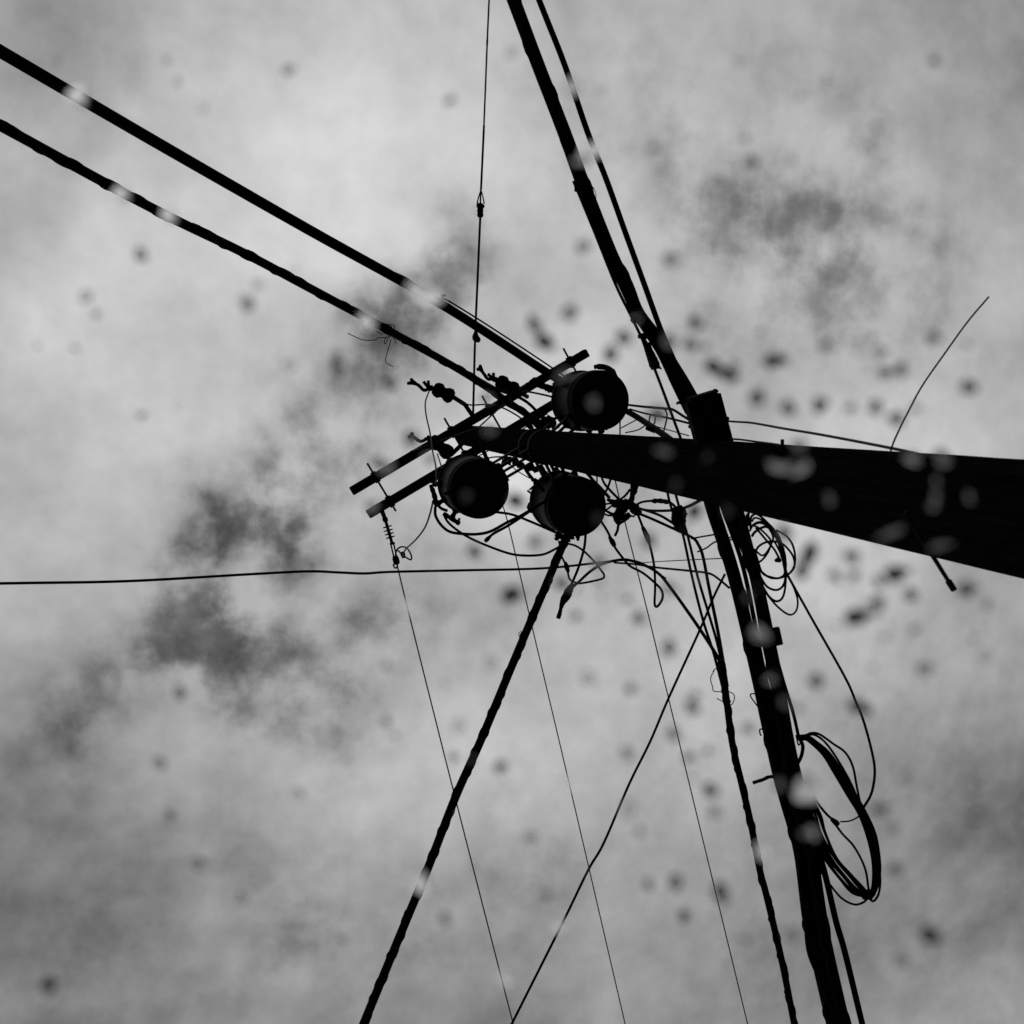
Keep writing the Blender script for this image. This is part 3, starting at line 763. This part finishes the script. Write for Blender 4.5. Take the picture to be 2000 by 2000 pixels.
pl = tag(empty('cable_plate'), 'small square plate sticking out right of the trunk cables below the small coil', 'plate')
bm = bmesh.new(); c = at_h(1512, 1244, HC - .2); k = pm(1, 1512, 1244, HC)
ex = (right * .97 - down * .22).normalized(); ey = (down * .97 + right * .22).normalized()
box(bm, c, ex * 13 * k, ey * 17 * k, fwd * .012, .003); link('plate', bm, M_STEEL, pl, False)
bm = bmesh.new(); box(bm, c - ex * 24 * k, ex * 32 * k, ey * 13 * k, fwd * .006, .002); link('strap', bm, M_STEEL, pl, False)
hk = wire('bolt_hook', 'rough bent bolt sticking out left from the trunk cables beside the big loop', 'bolt',
     [(1471, 1529), (1480, 1526), (1490, 1523), (1500, 1518), (1510, 1517), (1530, 1520)], HC - .1, 7, M_STEEL, lump=.12)
wire('loose_clip', 'small bent wire clip on the left side of the trunk cables', 'clip',
     [(1492, 1424), (1484, 1425), (1485, 1434), (1487, 1437)], HC - .1, 3, M_STEEL)
wire('loose_clip', 'small loop of wire at a knob on the left edge of the trunk cables', 'clip',
     [(1480, 1356), (1468, 1355), (1466, 1360), (1474, 1372), (1480, 1380)], HC - .1, 2.6, M_STEEL)
for pts, lab in (([(1405, 1060), (1420, 1056), (1448, 1050)], 'upper short wire tying the leftmost trunk cable to its neighbour below the pole'),
                 ([(1362, 1078), (1380, 1070), (1398, 1058), (1440, 1046)], 'thin wire end poking left from the trunk cables above the arching wire'),
                 ([(1350, 1052), (1372, 1048), (1396, 1044)], 'thin wire joining the sweeping jumper cable to the trunk cables'),
                 ([(1412, 1000), (1424, 1012), (1438, 1024), (1450, 1044)], 'dark wire crossing between the trunk cables just under the pole')):
    wire('link_wire', lab, 'wire', pts, HC - .1, 3.4, M_WIRE)

# lashed bundle beside the trunk cables
o, q, r = wire('wrapped_cable', 'black cable wrapped with thin wire running down beside the trunk cables on their left', 'cable',
     [(1408, 1290), (1417, 1350), (1430, 1450), (1449, 1533), (1467, 1611), (1485, 1704), (1496, 1745), (1526, 1872), (1548, 1983)], (4.85, 4.8), 14, extend=(0, 8))
lash(o, q, r, .22, .003); lash(o, q, r, .35, .003, phase=1)
tie = tag(empty('tie_wire'), 'scrap of thin tie wire curled round the wrapped cable left of the trunk cables', 'wire')
for pts in ([(1395, 1310), (1388, 1325), (1392, 1342), (1394, 1350), (1410, 1351)], [(1408, 1352), (1424, 1351), (1434, 1358), (1432, 1372), (1424, 1378), (1416, 1372)],
            [(1400, 1364), (1412, 1370), (1424, 1372), (1428, 1368)], [(1392, 1312), (1398, 1306), (1402, 1312)]):
    bm = bmesh.new(); tube(bm, path(pts, 4.8, k=4), px(2.0, 1410, 1350, 4.8), 5); link('strand', bm, M_WIRE, tie)

# small coil
def z7(pts): return [(1340 + x / 4.83, 940 + y / 4.83) for x, y in pts]
def z8(pts): return [(1340 + x / 3.864, 1300 + y / 3.864) for x, y in pts]
coil = tag(empty('wire_coil'), 'small tangled coil of thin wire right of the trunk cables, just under the pole', 'wire coil')
for i, (pts, w) in enumerate((
    ([(610, 450), (610, 350), (660, 308), (740, 365), (860, 500), (925, 680), (932, 860), (880, 912), (800, 905), (720, 865), (680, 760), (650, 660)], 4.6),
    ([(640, 690), (690, 610), (780, 570), (900, 585), (1000, 690), (1022, 800), (965, 878), (880, 912), (790, 908), (700, 845)], 4.4),
    ([(850, 460), (960, 530), (1018, 640), (1025, 780), (975, 868), (900, 900)], 4.2),
    ([(690, 880), (760, 990), (850, 1026), (915, 985), (938, 890), (925, 760), (880, 600), (815, 480), (720, 388), (640, 405), (600, 470)], 4.6),
    ([(690, 930), (780, 1085), (860, 1132), (920, 1075), (942, 900), (930, 780)], 5.0),
    ([(720, 1010), (850, 1170), (970, 1258), (1038, 1222), (1052, 1120), (1015, 1000), (960, 890), (900, 700), (830, 560)], 4.2),
    ([(600, 440), (680, 395), (760, 420), (820, 520), (800, 600), (760, 690), (690, 760), (610, 740)], 4.2),
    ([(620, 520), (660, 470), (760, 430), (850, 520), (890, 640), (925, 800)], 5.2),
    ([(640, 640), (720, 700), (780, 640), (800, 560), (700, 450), (640, 420)], 4.0),
    ([(620, 380), (650, 345), (720, 370), (800, 450), (870, 580), (900, 720)], 4.0),
    ([(660, 440), (760, 560), (830, 640), (880, 730)], 4.4))):
    bm = bmesh.new(); tube(bm, path(z7(pts), HC + .02 * (i % 4) - .05), px(w, 1480, 1060, HC), 6); link('turn', bm, M_CABLE, coil)
sleeve(coil, z7([(840, 750), (870, 742), (890, 752)]), HC - .06, [3, 5, 4], 'knot', lump=.2)
sleeve(coil, z7([(860, 500), (900, 620), (925, 740), (938, 860)]), HC, [3, 4.5, 5, 4.5, 3], 'tape', lump=.08)
for pts, lab in (([(590, 300), (570, 330), (580, 400), (570, 470)], 'left of two stub wires poking down from the pole by the small coil'),
                 ([(592, 260), (590, 350), (595, 420)], 'right of two stub wires poking down from the pole by the small coil')):
    wire('stub_wire', lab, 'wire', z7(pts), HC - .05, 4.5, M_WIRE)
wire('slack_wire', 'slack wire hanging from the small coil round to the outer edge of the big loop', 'wire',
     z7([(940, 850), (965, 900), (1200, 1320), (1500, 1850)]) + z8([(1280, 270), (1340, 420), (1400, 640), (1424, 800), (1400, 960), (1340, 1070), (1310, 1120)]), (HC, HC - .1), 5.0, w2=5.0)

# big loop
loop = tag(empty('cable_coil'), 'large oval coil of black cable hanging right of the trunk cables near the bottom', 'cable coil')
R0 = [(905, 545), (940, 560), (1050, 660), (1150, 810), (1250, 985), (1330, 1120), (1390, 1270), (1425, 1420), (1438, 1560), (1420, 1680), (1380, 1740)]
L0 = [(1380, 1740), (1300, 1700), (1200, 1590), (1100, 1450), (1010, 1270), (960, 1130), (900, 990)]
rr = random.Random(5)
for i, (off, w) in enumerate(((-24, 5), (-10, 5.5), (2, 6.5), (12, 5.5), (20, 5.5), (28, 4.6), (-17, 5), (6, 6))):
    pts = []
    for j, (x, y) in enumerate(R0):
        t = j / (len(R0) - 1); wv = math.sin(math.pi * t)
        pts.append((x + off * (.35 + .9 * wv) + rr.uniform(-4, 4), y - off * .35 * (1 - t) + rr.uniform(-5, 5)))
    for j, (x, y) in enumerate(L0[1:]):
        t = j / (len(L0) - 2)
        pts.append((x - off * (.8 + .35 * t) * 1.9 + rr.uniform(-9, 9), y + off * .5 * (1 - t) + rr.uniform(-8, 8)))
    bm = bmesh.new(); tube(bm, path(z8(pts), HC - .1 + .012 * (i % 5)), px(w, 1620, 1560, HC), 7); link('turn', bm, M_CABLE, loop)
for pts, w in (([(830, 530), (900, 525), (950, 508), (1010, 520), (1110, 590), (1200, 655), (1258, 760), (1290, 920), (1320, 1060), (1340, 1110)], 4.6),
               ([(890, 545), (960, 520), (1050, 580), (1150, 720), (1250, 900), (1310, 1050)], 4.6),
               ([(960, 980), (1010, 1060), (1080, 1140), (1150, 1185)], 5.0), ([(1165, 1178), (1235, 1172), (1300, 1140), (1340, 1090)], 3.0),
               ([(1120, 1190), (1180, 1270), (1270, 1370), (1350, 1530), (1378, 1690)], 4.6),
               ([(960, 1400), (1010, 1540), (1100, 1670), (1180, 1760), (1270, 1803), (1340, 1785), (1375, 1745)], 4.4),
               ([(1370, 1740), (1410, 1778), (1450, 1730), (1465, 1640), (1462, 1560)], 4.6),
               ([(850, 545), (880, 600), (870, 680), (830, 760)], 7.0), ([(830, 525), (850, 600), (880, 545)], 3.0)):
    bm = bmesh.new(); tube(bm, path(z8(pts), HC - .09), px(w, 1620, 1560, HC), 7); link('turn', bm, M_CABLE, loop)
sleeve(loop, z8([(1330, 1750), (1365, 1735), (1395, 1720), (1420, 1690)]), HC - .12, [4, 8, 10, 8, 4], 'tie', lump=.15)
sleeve(loop, z8([(850, 548), (890, 548), (925, 545)]), HC - .12, [3, 5, 5, 3], 'tie', lump=.15)
sleeve(loop, z8([(1100, 1160), (1130, 1185), (1150, 1195)]), HC - .12, [4, 6, 4], 'connector', lump=.1)

# wires along the pole towards the right
wire('ground_wire', 'taut wire leaving the black case above the pole and meeting it further right', 'wire',
     [(1415, 822), (1440, 824), (1469, 826), (1531, 837), (1609, 850), (1739, 875), (1815, 892), (1860, 906)], (4.4, 2.32), 5.0, M_WIRE)
wire('ground_wire', 'thin wire lying along the upper edge of the pole right of the black case', 'wire',
     [(1425, 857), (1450, 859), (1479, 863), (1527, 870), (1560, 884)], (4.15, 3.35), 4.0, M_WIRE)
wire('stray_wire', 'stiff curved stray wire springing up from the pole at the right edge', 'wire',
     [(1736, 896), (1746, 862), (1772, 808), (1801, 754), (1844, 692), (1891, 627), (1931, 580)], (2.6, 2.9), 3.6, M_WIRE)

# ------------------------------------------------------------------ rain on the windscreen of the car the picture is taken from
pane_n = Vector((-.06, .40, .92)).normalized()
RS = 3.5
pane_c = CAM + fwd * .33
sph = pane_c - pane_n * RS
ws = tag(empty('windscreen'), 'clear car windscreen spotted with raindrops, in front of everything', 'windscreen')
pu = Vector((1, 0, 0)); pu = (pu - pu.dot(pane_n) * pane_n).normalized(); pv = pane_n.cross(pu)
bm = bmesh.new(); grid = {}
nx, ny = 28, 16
for side, rr_ in ((0, RS), (1, RS - .005)):
    for i in range(nx + 1):
        for j in range(ny + 1):
            a = (i / nx - .5) * 1.40; b = (j / ny - .5) * .80
            d = (pane_n * RS + pu * a + pv * b).normalized()
            grid[side, i, j] = bm.verts.new(sph + d * rr_)
for side in (0, 1):
    for i in range(nx):
        for j in range(ny):
            bm.faces.new((grid[side, i, j], grid[side, i + 1, j], grid[side, i + 1, j + 1], grid[side, i, j + 1]))
edge = [(i, 0) for i in range(nx)] + [(nx, j) for j in range(ny)] + [(i, ny) for i in range(nx, 0, -1)] + [(0, j) for j in range(ny, 0, -1)]
for a, b in zip(edge, edge[1:] + edge[:1]):
    bm.faces.new((grid[0, a[0], a[1]], grid[0, b[0], b[1]], grid[1, b[0], b[1]], grid[1, a[0], a[1]]))
link('pane', bm, M_GLASS, ws)
def on_pane(x, y):
    r = ray(x, y); o = CAM - sph
    A = r.dot(r); B = 2 * r.dot(o); C = o.dot(o) - (RS + .0002) ** 2
    t = (-B + math.sqrt(B * B - 4 * A * C)) / (2 * A)
    return CAM + r * t, t
def drop_mesh(contact, seed, water):
    """cap of a sphere of unit footprint, flat underneath"""
    rnd = random.Random(seed)
    bm = bmesh.new(); nr_, ns = 9, 28
    wob = [rnd.uniform(0, 6.28) for _ in range(3)]
    Rc = 1 / math.sin(contact); z0 = Rc * math.cos(contact)
    rings = []
    for i in range(1, nr_ + 1):
        ph = contact * i / nr_; ring = []
        for k in range(ns):
            a = 2 * math.pi * k / ns
            w = 1 + (i / nr_) * (.13 * math.sin(2 * a + wob[0]) + .09 * math.sin(3 * a + wob[1]) + .05 * math.sin(5 * a + wob[2]))
            ring.append(bm.verts.new((Rc * math.sin(ph) * math.cos(a) * w, Rc * math.sin(ph) * math.sin(a) * w, Rc * math.cos(ph) - z0)))
        rings.append(ring)
    top = bm.verts.new((0, 0, Rc - z0))
    for k in range(ns): bm.faces.new((top, rings[0][k], rings[0][(k + 1) % ns]))
    for a, b in zip(rings, rings[1:]):
        for k in range(ns): bm.faces.new((a[k], b[k], b[(k + 1) % ns], a[(k + 1) % ns]))
    for f in bm.faces: f.smooth = True
    base = [bm.verts.new(v.co) for v in rings[-1]]
    bf = bm.faces.new(base[::-1]); bf.smooth = False
    me = bpy.data.meshes.new('raindrop'); bm.to_mesh(me); bm.free(); me.materials.append(water)
    return me
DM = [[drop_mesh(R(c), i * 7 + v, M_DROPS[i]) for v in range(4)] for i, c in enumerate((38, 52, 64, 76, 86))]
# (x, y in the 1932 px view, half length, half width, tilt, how steep and how dark its painted tint)
DROPS = [(965, 97, 11, 11, 0, 1), (1133, 170, 10, 10, 0, 1), (1100, 465, 13, 12, 0, 2), (1075, 590, 15, 15, 0, 2), (1008, 612, 18, 12, 60, 3), (1028, 645, 20, 14, 55, 4), (1177, 637, 15, 14, 0, 3), (1152, 668, 15, 15, 0, 3),
         (1265, 490, 15, 12, 20, 2), (1312, 610, 13, 13, 0, 3), (1303, 650, 13, 12, 0, 3), (1347, 693, 20, 14, 20, 4), (1375, 708, 18, 13, 15, 4), (1462, 680, 25, 12, 5, 4), (1660, 665, 12, 11, 0, 2), (1700, 697, 12, 13, 0, 3),
         (1828, 730, 14, 14, 0, 4), (1547, 765, 14, 14, 0, 4), (1487, 770, 14, 14, 0, 3), (1652, 768, 13, 13, 0, 3), (1692, 790, 14, 14, 0, 3), (1778, 866, 16, 18, 0, 3), (1828, 938, 9, 11, 0, 3),
         (1428, 750, 16, 15, 0, 3), (1508, 842, 13, 13, 0, 3), (1565, 942, 9, 13, 0, 3), (1766, 925, 9, 26, 6, 3), (1760, 955, 12, 9, 0, 3), (1680, 1006, 26, 10, -25, 3), (1772, 1030, 24, 8, -20, 3), (1526, 1046, 14, 26, 12, 4), (1512, 1078, 12, 16, 20, 4),
         (1607, 1050, 13, 13, 0, 3), (1690, 1080, 24, 13, 0, 4), (1718, 1122, 12, 13, 0, 3), (1822, 1112, 14, 14, 0, 4), (1575, 1085, 10, 10, 0, 2), (1614, 1165, 20, 17, 30, 4), (1646, 1150, 20, 20, 0, 1),
         (1540, 1285, 14, 14, 0, 3), (1622, 1335, 22, 13, 15, 4), (1306, 1335, 13, 13, 0, 3), (1270, 1384, 12, 12, 0, 3), (1340, 1491, 13, 13, 0, 4), (1412, 1374, 11, 12, 0, 2), (1350, 1533, 11, 10, 0, 2),
         (1205, 1166, 12, 12, 0, 3), (1262, 1222, 13, 15, 0, 3), (1060, 1101, 13, 13, 0, 3), (965, 1122, 20, 17, 15, 4), (895, 1041, 14, 14, 0, 3), (1010, 1022, 13, 12, 0, 2), (973, 945, 17, 16, 0, 4),
         (945, 1447, 11, 11, 0, 4), (1000, 1580, 12, 10, 0, 2), (1275, 1665, 13, 14, 0, 3), (1361, 1685, 13, 24, -8, 3), (455, 1695, 11, 11, 0, 2), (370, 1630, 15, 12, 0, 2), (90, 1860, 18, 16, 20, 3),
         (1755, 1765, 17, 17, 0, 4), (1701, 1812, 12, 12, 0, 2), (1690, 1640, 12, 12, 0, 3), (1685, 1565, 11, 10, 0, 2), (1660, 1527, 13, 11, 0, 3), (1714, 1470, 10, 10, 0, 2), (1745, 1262, 14, 12, 0, 2),
         (1850, 1540, 18, 14, 0, 2), (1495, 1766, 12, 14, 0, 2), (1480, 1680, 10, 14, 0, 1), (1185, 1530, 12, 20, 0, 1), (636, 690, 12, 24, -8, 3), (735, 722, 12, 15, 0, 3), (776, 828, 15, 15, 0, 3),
         (690, 605, 17, 16, 0, 0), (800, 555, 32, 22, 25, 0), (148, 182, 24, 18, 0, 0), (229, 366, 16, 16, 0, 0), (318, 406, 16, 16, 0, 0), (1118, 284, 20, 16, -20, 0), (1097, 303, 15, 10, -15, 2), (1262, 645, 14, 14, 0, 3),
         (1468, 882, 20, 12, 25, 2), (1512, 886, 20, 11, -25, 2), (1492, 876, 14, 8, 0, 3), (1432, 1195, 18, 16, 0, 2), (730, 882, 14, 10, -25, 2), (712, 872, 12, 11, 0, 3), (812, 866, 12, 11, 0, 2), (924, 812, 14, 10, -20, 3), (918, 752, 13, 9, -20, 3), (1062, 708, 18, 10, -25, 3),
         (1720, 866, 14, 12, 0, 2), (1275, 915, 9, 12, 0, 4), (1335, 862, 8, 8, 0, 4), (1240, 782, 22, 12, 10, 3), (1252, 852, 16, 10, 10, 3), (265, 480, 13, 14, 0, 2), (545, 690, 12, 12, 0, 1), (468, 575, 13, 13, 0, 2),
         (1372, 965, 9, 12, 0, 4), (1310, 965, 16, 16, 0, 4), (1480, 1005, 14, 16, 0, 3), (765, 1145, 14, 14, 0, 0), (794, 1665, 18, 18, 0, 0), (1070, 1478, 13, 13, 0, 0), (955, 1845, 13, 13, 0, 0), (1052, 1745, 13, 13, 0, 0),
         (1438, 1605, 15, 14, 0, 0), (1522, 1490, 22, 30, -15, 1), (1480, 1325, 9, 11, 0, 3), (1470, 1480, 10, 12, 0, 3), (1532, 1570, 10, 14, 0, 2), (1080, 165, 12, 20, 0, 1), (700, 955, 12, 11, 0, 2), (480, 985, 14, 12, 0, 1), (300, 1440, 13, 12, 0, 2),
         (560, 1500, 12, 12, 0, 1), (210, 1280, 13, 14, 0, 1), (640, 1780, 13, 12, 0, 1), (160, 560, 13, 13, 0, 1), (360, 930, 12, 12, 0, 1), (1565, 150, 12, 12, 0, 1), (1400, 110, 11, 11, 0, 1), (1740, 390, 13, 12, 0, 1),
         (1560, 520, 12, 12, 0, 2), (1860, 1240, 12, 12, 0, 1), (925, 1250, 13, 13, 0, 1), (865, 1370, 11, 11, 0, 1), (1110, 1280, 14, 12, 0, 1), (1130, 1060, 13, 13, 0, 2), (1225, 1020, 14, 13, 0, 3), (1120, 760, 10, 16, 0, 3), (880, 935, 11, 10, 0, 4)]
rr = random.Random(44)
for cx, cy, sx, sy, num in ((1500, 640, 260, 120, 16), (1650, 1130, 200, 90, 16), (1350, 1450, 300, 260, 18), (1180, 1120, 160, 120, 10), (700, 1400, 520, 420, 20), (400, 500, 320, 300, 14), (1500, 300, 320, 180, 12)):
    for _ in range(num):
        l = rr.uniform(4, 12)
        DROPS.append((min(max(rr.gauss(cx, sx * .6), 25), 1905), min(max(rr.gauss(cy, sy * .6), 25), 1905), l, l * rr.uniform(.6, 1.1), rr.uniform(-60, 60), rr.choice((2, 2, 3, 3, 4) if cx > 1000 else (1, 2, 2, 3))))
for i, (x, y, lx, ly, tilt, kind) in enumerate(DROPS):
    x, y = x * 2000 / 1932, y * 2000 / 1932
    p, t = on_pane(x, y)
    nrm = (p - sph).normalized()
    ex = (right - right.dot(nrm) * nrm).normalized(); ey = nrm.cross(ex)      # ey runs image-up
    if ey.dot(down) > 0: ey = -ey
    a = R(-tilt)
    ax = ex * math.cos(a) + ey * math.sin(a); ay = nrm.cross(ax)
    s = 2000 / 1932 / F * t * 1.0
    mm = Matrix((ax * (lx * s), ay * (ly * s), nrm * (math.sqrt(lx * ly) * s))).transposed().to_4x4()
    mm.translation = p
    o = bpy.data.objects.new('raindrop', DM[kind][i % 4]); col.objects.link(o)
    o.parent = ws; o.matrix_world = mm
